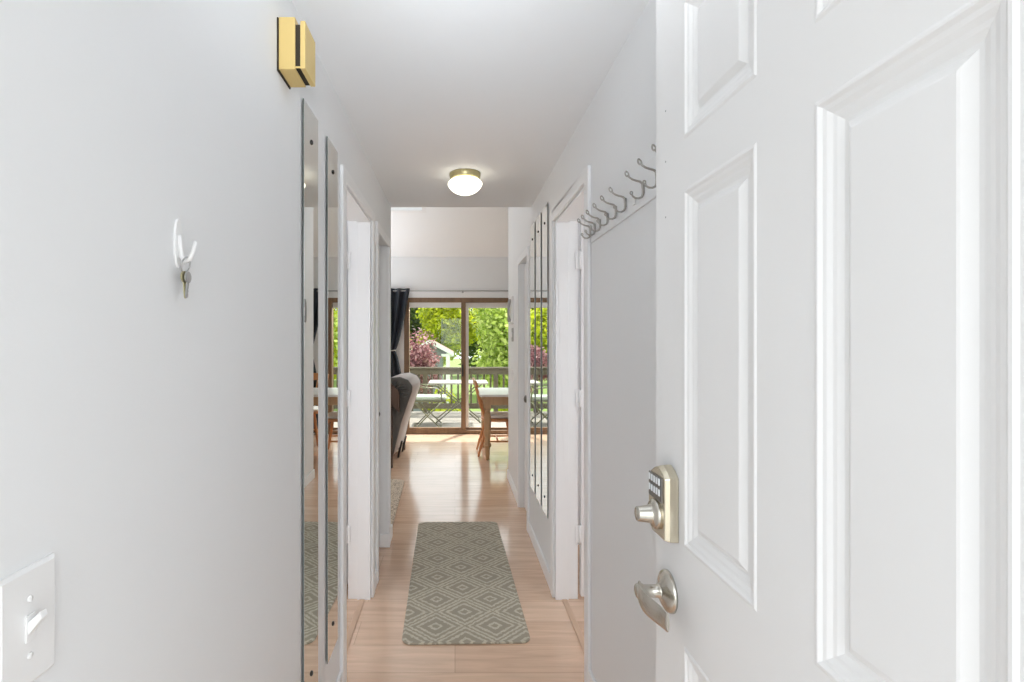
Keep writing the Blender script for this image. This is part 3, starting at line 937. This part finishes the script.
# ------------------------------------------------------------------ lounge chair on the left
AY0, AY1 = 5.52, 6.32
t = thing('armchair', 'taupe velvet armchair seen from behind beside the curtain', 'armchair', (-0.67, AY0, 0))
def P(x, y, d):            # picture point at depth d -> (X, Z)
    return ((x - 455) * d / FPX, EYE + (341 - y) * d / FPX)
prof = [P(393, 457, AY0), P(400.5, 425, AY0), P(408, 403, AY0), P(412, 392, AY0), P(412.5, 386, AY0), P(408, 380, AY0), P(400, 377, AY0), P(390, 378, AY0), P(381, 382, AY0),
        P(374, 390, AY0), P(372, 400, AY0), P(376, 410, AY0), P(378, 430, AY0), P(378, 457, AY0)]
MB().prism(prof, 'Y', AY0 + .03, AY1 - .03, smooth=True).build('backrest', M['velvet'], t, bevel=0.03, seg=3)
side = [(x - 0.002, z + 0.001) for x, z in prof]
for a_, b_ in ((AY0 - .012, AY0 + .035), (AY1 - .035, AY1 + .012)):
    MB().prism(side, 'Y', a_, b_).build('side_panel', M['velvet_side'], t, bevel=0.012, seg=3)
# gathered pleats at the rolled top
pc = P(392, 392, AY0)
for k in range(10):
    a = math.radians(-30 + k * 17)
    p0 = (pc[0] + 0.03 * math.cos(a), pc[1] + 0.02 * math.sin(a)); p1 = (pc[0] + 0.185 * math.cos(a), pc[1] + 0.125 * math.sin(a))
    MB().tube([(p0[0], AY0 - .013, p0[1]), ((p0[0] + p1[0]) / 2, AY0 - .021, (p0[1] + p1[1]) / 2), (p1[0], AY0 - .010, p1[1])], [.005, .011, .007], 8).build('pleat', M['velvet_side'], t)
MB().box(-1.62, -0.90, AY0 + .07, AY1 - .07, 0.18, 0.46).build('seat', M['velvet'], t, bevel=0.05, seg=4)
for y0 in (AY0 - .075, AY1 + .035):
    ar = [P(399.8, 391, AY0 - .06), P(399.8, 412.5, AY0 - .06), P(393, 406, AY0 - .06), (-1.45, 0.55), (-1.45, 0.68), P(391, 383, AY0 - .06)]
    MB().prism(ar, 'Y', y0, y0 + .035).build('arm_panel', M['dark_wood'], t, bevel=0.004)
for y in (5.95, 6.27):
    MB().tube([(-0.66, y, 0.20), (-0.70, y, 0.0)], [.020, .012], 10).build('leg', M['clip'], t)
    MB().tube([(-1.50, y, 0.22), (-1.54, y, 0.0)], [.020, .012], 10).build('leg', M['clip'], t)
for y in (AY0 - .055, AY1 + .055):
    MB().tube([(-0.69, y, 0.70), (-0.69, y, 0.0)], [.012, .012], 8).build('arm_post', M['dark_wood'], t)
t.rotation_euler = (0, 0, math.radians(-3))

# ------------------------------------------------------------------ dining table and chairs
TX0, TX1, TY0, TY1, TZ = 0.285, 1.95, 5.75, 6.62, 0.770
t = thing('dining_table', 'wooden dining table with white top by the sliding door', 'table', ((TX0 + TX1) / 2, (TY0 + TY1) / 2, 0))
MB().box(TX0, TX1, TY0, TY1, TZ - .028, TZ).build('tabletop', M['table_top'], t, bevel=0.006)
ap = MB()
ap.box(TX0 + .055, TX1 - .055, TY0 + .055, TY0 + .075, TZ - .128, TZ - .028); ap.box(TX0 + .055, TX1 - .055, TY1 - .075, TY1 - .055, TZ - .128, TZ - .028)
ap.box(TX0 + .055, TX0 + .075, TY0 + .075, TY1 - .075, TZ - .128, TZ - .028); ap.box(TX1 - .075, TX1 - .055, TY0 + .075, TY1 - .075, TZ - .128, TZ - .028)
ap.build('apron', M['table_wood'], t)
for x in (TX0 + .095, TX1 - .095):
    for y in (TY0 + .085, TY1 - .085):
        l = MB()
        l.box(x - .038, x + .038, y - .038, y + .038, 0.60, TZ - .028)
        l.lathe([(0.030, 0.60), (0.040, 0.585), (0.030, 0.565), (0.038, 0.52), (0.041, 0.42), (0.036, 0.28), (0.029, 0.20), (0.040, 0.185), (0.043, 0.17), (0.040, 0.155), (0.028, 0.145), (0.026, 0.08), (0.022, 0.0)], (x, y, 0), 'Z', 18)
        l.build('leg', M['table_wood'], t)

def windsor():
    t = thing('dining_chair', '', 'chair', (0, 0, 0), 'spindle back dining chairs')
    seat = []
    for k in range(40):
        a = 2 * PI * k / 40
        ca, sa = math.cos(a), math.sin(a)
        rx = 0.215 * (1 - 0.10 * max(0, -sa)); ry = 0.205
        p = 2.6
        r = (abs(ca) ** p + abs(sa) ** p) ** (-1 / p)
        seat.append((rx * r * ca, ry * r * sa))
    MB().prism(seat, 'Z', 0.415, 0.450).build('seat', M['oak'], t, bevel=0.012, seg=3)
    for sx in (-1, 1):
        for sy in (-1, 1):
            top = Vector((sx * .135, sy * .125, .42)); bot = Vector((sx * .205, sy * (.205 if sy > 0 else .245), 0))
            pts = [top.lerp(bot, q) for q in (0, .15, .25, .32, .55, .62, .70, .85, 1)]
            MB().tube(pts, [.013, .018, .020, .016, .021, .017, .019, .014, .011], 12).build('leg', M['oak'], t)
    for sx in (-1, 1):
        a = Vector((sx * .135, .125, .42)).lerp(Vector((sx * .205, .205, 0)), .58); b = Vector((sx * .135, -.125, .42)).lerp(Vector((sx * .205, -.245, 0)), .58)
        MB().tube([a, (a + b) / 2, b], [.008, .012, .008], 8).build('stretcher', M['oak'], t)
    MB().tube([(-.172, -.005, .18), (0, -.005, .18), (.172, -.005, .18)], [.008, .012, .008], 8).build('stretcher', M['oak'], t)
    # arrow-tapered posts, spindles and a curved crest
    def yb(x, z): return -0.175 - (z - .45) * 0.27 + 0.55 * x * x
    for sx in (-1, 1):
        pts = [(sx * (.150 + .055 * (z - .44) / .44), yb(sx * .16, z), z) for z in (.44, .52, .62, .74, .86)]
        MB().tube(pts, [.012, .016, .014, .013, .010], 10).build('back_post', M['oak'], t)
    for k in range(5):
        x0 = -.10 + k * .05
        pts = [(x0 * (1 + .30 * (z - .44) / .4), yb(x0, z), z) for z in (.44, .54, .64, .74, .85)]
        MB().tube(pts, [.007, .009, .012, .009, .006], 8).build('spindle', M['oak'], t)
    rows = []
    for z_, th in ((.835, .006), (.845, .011), (.90, .011), (.925, .009), (.932, .004)):
        row = []
        for k in range(25):
            x = -.225 + .45 * k / 24
            y = yb(x, z_)
            zz = z_ if z_ < .85 else z_ - 0.35 * x * x
            row.append((x, y - th, zz))
        for k in range(24, -1, -1):
            x = -.225 + .45 * k / 24
            zz = z_ if z_ < .85 else z_ - 0.35 * x * x
            row.append((x, yb(x, z_) + th, zz))
        row.append(row[0])
        rows.append(row)
    cr = MB().grid(rows)
    cr.add(rows[0][:-1], [tuple(range(50))]); cr.add(rows[-1][:-1], [tuple(range(50))])
    cr.build('crest_rail', M['oak'], t)
    return t
def cushion():
    pts = []
    rows = []
    for z, s in ((.4505, .86), (.456, .96), (.466, 1.0), (.478, .97), (.486, .86), (.489, .6), (.490, .2)):
        row = []
        for k in range(33):
            a = 2 * PI * k / 32
            p = 3.2; ca, sa = math.cos(a), math.sin(a)
            r = (abs(ca) ** p + abs(sa) ** p) ** (-1 / p) * s
            row.append((.195 * r * ca, .180 * r * sa + .012, z))
        rows.append(row)
    mb = MB().grid(rows)
    mb.add(rows[0][:-1], [tuple(range(32))]); mb.add(rows[-1][:-1], [tuple(range(32))])
    return mb.build('seat_cushion', M['cushion'], None, (0, 0, 0))
chair0 = windsor(); cush0 = cushion()
spots = [(0.525, 6.20, -90, 'orange wood spindle chair at the left end of the dining table', 'white cushion on the chair at the left table end'),
         (1.12, 6.80, 180, 'orange wood spindle chair on the far side of the table, in the mirror', 'white cushion on the chair at the far side of the table')]
for i, (x, y, r, lb, lc_) in enumerate(spots):
    o = chair0 if i == 0 else copy_tree(chair0)
    o.location = (x, y, 0); o.rotation_euler = (0, 0, math.radians(r)); o['label'] = lb
    c = cush0 if i == 0 else cush0.copy()
    if i: COL.objects.link(c)
    c.location = (x, y, 0.001); c.rotation_euler = (0, 0, math.radians(r))
    tag(c, lc_, 'cushion', 'white seat cushions')

# ------------------------------------------------------------------ deck, railing, patio set
DZ = -0.10
dk = MB()
y = 7.62
while y < 10.55:
    dk.box(-3.4, 4.2, y, min(y + .138, 10.56), DZ - .03, DZ)
    y += .144
struct('deck', dk, M['deck'], 'weathered plank deck outside the sliding door', 'deck')
MB_soff = MB().box(-4.3, 3.7, BACK + .14, BACK + .18, 2.45, 2.70)
struct('trim_11', MB_soff, M['trim'], 'white fascia board outside above the door', 'trim')
rail = thing('deck_railing', 'weathered brown wooden railing along the deck edge', 'railing', (0.4, 10.42, DZ))
RYD = 10.42
MB().box(-3.4, 4.2, RYD - .07, RYD + .07, 0.805, 0.842).build('top_cap', M['rail'], rail, bevel=0.004)
MB().box(-3.4, 4.2, RYD - .03, RYD + .01, 0.690, 0.805).build('top_rail', M['rail'], rail)
MB().box(-3.4, 4.2, RYD - .03, RYD + .01, -0.02, 0.09).build('bottom_rail', M['rail'], rail)
for x in (-3.3, -2.0, -0.62, 0.85, 2.35, 3.9):
    MB().box(x - .045, x + .045, RYD - .045, RYD + .06, DZ, 0.804).build('post', M['rail'], rail)
x = -3.2
while x < 4.1:
    if min(abs(x - p) for p in (-3.3, -2.0, -0.62, 0.85, 2.35, 3.9)) > .075:
        MB().box(x - .019, x + .019, RYD + .0101, RYD + .045, 0.0, 0.80).build('baluster', M['rail'], rail)
    x += 0.136

# patio table
t = thing('patio_table', 'pale topped folding patio table standing on the deck', 'table', (0.06, 9.3, DZ))
MB().box(-0.48, 0.60, 8.98, 9.62, 0.605, 0.640).build('tabletop', M['patio_white'], t, bevel=0.012)
for y in (9.05, 9.55):
    for s in (-1, 1):
        MB().tube([(0.06 - s * .42, y + s * .012, 0.60), (0.06 + s * .40, y + s * .012, DZ + .010)], 0.011, 8).build('leg', M['patio_metal'], t)
for x in (-0.34, 0.46):
    MB().tube([(x, 9.03, DZ + .012), (x, 9.57, DZ + .012)], 0.011, 8).build('stretcher', M['patio_metal'], t)
# folding patio chair facing the table
t = thing('patio_chair', 'folding metal patio chair with pale cushion on the deck', 'chair', (-0.45, 8.75, DZ))
for y in (8.46, 8.98):
    MB().tube([(-0.86, y, 0.90), (-0.78, y, 0.62), (-0.70, y, 0.36), (-0.45, y, 0.10), (-0.24, y, DZ + .012)], 0.011, 8).build('leg', M['patio_metal'], t)
    MB().tube([(-0.22, y, 0.36), (-0.48, y, 0.10), (-0.66, y, DZ + .012), (-0.72, y, DZ + .012)], 0.011, 8).build('leg', M['patio_metal'], t)
    MB().tube([(-0.80, y, 0.62), (-0.50, y, 0.60), (-0.30, y, 0.58), (-0.24, y, 0.52), (-0.22, y, 0.36)], 0.012, 8).build('armrest', M['patio_metal'], t)
for x in (-0.24, -0.70):
    MB().tube([(x, 8.46, DZ + .012), (x, 8.98, DZ + .012)], 0.011, 8).build('foot_bar', M['patio_metal'], t)
MB().box(-0.72, -0.18, 8.475, 8.965, 0.345, 0.375).build('seat', M['patio_metal'], t, bevel=0.005)
bk = [(-0.715, 0.40), (-0.675, 0.40), (-0.835, 0.93), (-0.875, 0.93)]
MB().prism(bk, 'Y', 8.475, 8.965).build('backrest', M['patio_white'], t, bevel=0.012)
cu = MB().box(-0.70, -0.15, 8.48, 8.96, 0.376, 0.440).build('seat_cushion', M['patio_sage'], None, (-0.42, 8.72, 0.376), bevel=0.025, seg=3)
tag(cu, 'pale sage cushion on the folding patio chair', 'cushion')

# ------------------------------------------------------------------ garden beyond
GZ = -3.2
struct('ground', MB().box(-70, 70, 7.7, 130, GZ - .2, GZ), M['lawn'], 'green lawn below the deck', 'ground')
struct('ground_front', MB().box(-20, 20, -20, -0.05, -0.2, -0.06), M['concrete'], 'pale concrete front path outside the entrance', 'ground')

def tree(name, label, x, y, zc, rx, rz, leaf, m, n, seed, trunk=0.16):
    rng = np.random.default_rng(seed)
    t = thing(name, label, 'tree', (x, y, GZ))
    # clumped crown
    nb = 26
    cen = rng.normal(size=(nb, 3)); cen /= np.linalg.norm(cen, axis=1)[:, None]
    cen *= (rng.uniform(0.25, 0.85, size=(nb, 1)))
    cen *= np.array([rx, rx * .8, rz])
    rad = rng.uniform(0.28, 0.5, nb) * min(rx, rz)
    which = rng.integers(0, nb, n)
    d = rng.normal(size=(n, 3)); d /= np.linalg.norm(d, axis=1)[:, None]
    p = cen[which] + d * (rad[which] * rng.uniform(0.55, 1.05, n))[:, None]
    nrm = d + rng.normal(size=(n, 3)) * .7; nrm[:, 2] += .4
    nrm /= np.linalg.norm(nrm, axis=1)[:, None]
    ref = rng.normal(size=(n, 3))
    a = np.cross(nrm, ref); a /= np.linalg.norm(a, axis=1)[:, None]
    b = np.cross(nrm, a)
    s = leaf * rng.uniform(.6, 1.3, n)[:, None]
    base = p + np.array([0, 0, zc - GZ])
    v = np.stack([base - a * s, base - b * s * .55, base + a * s, base + b * s * .55], 1).reshape(-1, 3)
    fc = np.arange(4 * n).reshape(-1, 4)
    me = bpy.data.meshes.new('foliage'); me.from_pydata(v.tolist(), [], fc.tolist()); me.materials.append(m)
    o = bpy.data.objects.new('foliage', me); COL.objects.link(o); o.parent = t
    top = zc - GZ
    tr = MB().tube([(x, y, GZ), (x + .05, y, GZ + top * .4), (x - .04, y, GZ + top * .9), (x, y, GZ + top + rz * .5)], [trunk, trunk * .8, trunk * .6, trunk * .2], 10)
    for k in range(6):
        e = cen[k * 3] * .9
        tr.tube([(x, y, GZ + top * (.55 + .05 * k)), (x + e[0] * .5, y + e[1] * .5, zc + e[2] * .3), (x + e[0], y + e[1], zc + e[2])], [trunk * .4, trunk * .25, trunk * .08], 6)
    tr.build('trunk', M['bark'], t)
    return t
tree('plum_tree', 'purple leaved tree left of the small grey house', -1.95, 22.0, 0.35, 1.35, 1.5, 0.085, M['leaf_plum'], 6500, 1, .10)
tree('garden_tree', 'pale green leafy tree filling the right door panel', 2.3, 20.0, 1.0, 2.0, 3.2, 0.10, M['leaf_mid'], 10000, 2)
tree('garden_tree', 'lime green tree behind the small grey house roof', -0.7, 46.0, 2.8, 2.7, 4.6, 0.20, M['leaf_lime'], 9000, 3, .2)
tree('garden_tree', 'lime green tree behind the purple leaved tree', -6.5, 39.5, 1.8, 2.5, 3.1, 0.19, M['leaf_lime'], 7000, 4, .2)
tree('garden_tree', 'dark tall tree at the upper left of the view', -6.2, 57.0, 5.5, 4.6, 6.5, 0.30, M['leaf_dark'], 9000, 5, .3)
tree('garden_tree', 'lime green tree seen in the left hall mirrors', 8.6, 34.0, 1.6, 2.7, 4.4, 0.18, M['leaf_lime'], 8000, 7, .2)
tree('garden_tree', 'yellow green tree behind the pale tree at right', 4.6, 44.0, 2.6, 2.7, 4.8, 0.22, M['leaf_lime'], 8000, 8, .2)
tree('garden_tree', 'dark tree at the far left seen in the right mirrors', -16.5, 56.0, 3.0, 4.8, 7.0, 0.30, M['leaf_dark'], 8000, 9, .3)
tree('garden_tree', 'dark tree at the far right of the garden', 16.0, 58.0, 3.0, 5.0, 7.5, 0.32, M['leaf_dark'], 8000, 10, .3)
tree('garden_tree', 'dark tree behind the lime green trees in the middle', 4.4, 66.0, 4.0, 5.4, 8.0, 0.32, M['leaf_dark'], 11000, 12, .3)
tree('garden_tree', 'mid green tree far behind the grey house', -4.9, 80.0, 3.0, 5.6, 8.5, 0.36, M['leaf_mid'], 10000, 13, .3)

def shrub(x, y, r, h, m, n, seed, label):
    rng = np.random.default_rng(seed)
    t = thing('garden_shrub', label, 'shrub', (x, y, GZ))
    d = rng.normal(size=(n, 3)); d /= np.linalg.norm(d, axis=1)[:, None]; d[:, 2] = abs(d[:, 2])
    p = d * np.array([r, r * .8, h]) * rng.uniform(.75, 1.05, (n, 1))
    a = rng.normal(size=(n, 3)); a /= np.linalg.norm(a, axis=1)[:, None]
    b = np.cross(a, d); b /= np.linalg.norm(b, axis=1)[:, None] + 1e-6
    s = .11 * rng.uniform(.6, 1.3, (n, 1))
    v = np.stack([p - a * s, p - b * s * .6, p + a * s, p + b * s * .6], 1).reshape(-1, 3)
    me = bpy.data.meshes.new('foliage'); me.from_pydata(v.tolist(), [], np.arange(4 * n).reshape(-1, 4).tolist()); me.materials.append(m)
    o = bpy.data.objects.new('foliage', me); COL.objects.link(o); o.parent = t
    MB().tube([(x, y, GZ), (x, y, GZ + h * .6)], .04, 8).build('stem', M['bark'], t)
shrub(-0.4, 16.6, 0.95, 2.9, M['leaf_lime'], 2600, 21, 'lime shrub seen through the railing behind the patio table')
shrub(1.75, 16.4, 0.85, 2.6, M['leaf_lime'], 2200, 22, 'lime shrub seen through the railing behind the dining table')
shrub(3.9, 15.6, 1.1, 2.6, M['leaf_mid'], 2000, 23, 'green shrub at the right behind the railing')

# small grey house
HYD = 31.0
hx, hz = P(430, 340, HYD)
ex, ez = P(453.5, 353, HYD)
t = thing('grey_house', 'small grey house with white gable trim beyond the purple tree', 'house', (hx, HYD, GZ))
half = ex - hx
body = [(hx - half + .12, GZ), (hx + half - .75, GZ), (hx + half - .75, ez - .12), (hx + half - .12, ez + .06), (hx, hz - .10), (hx - half + .12, ez + .06)]
MB().prism(body, 'Y', HYD, HYD + 5).build('wall', M['siding'], t)
rf = MB()
for s in (-1, 1):
    rf.prism([(hx, hz), (hx + s * half, ez), (hx + s * half, ez - .10), (hx, hz - .10)], 'Y', HYD - .35, HYD + 5.3)
rf.build('roof', M['shingle'], t)
fs = MB()
for s in (-1, 1):
    fs.prism([(hx, hz + .03), (hx + s * (half + .03), ez + .02), (hx + s * (half + .03), ez - .20), (hx, hz - .20)], 'Y', HYD - .42, HYD - .351)
fs.build('fascia', M['vinyl'], t)
px = P(448, 352, HYD)[0]
MB().box(px - .12, px + .12, HYD - .35, HYD - .12, GZ, ez - .02).build('porch_post', M['vinyl'], t)
MB().box(hx + half - .75, hx + half - .05, HYD - .30, HYD - .15, ez - .22, ez - .05).build('porch_beam', M['vinyl'], t)
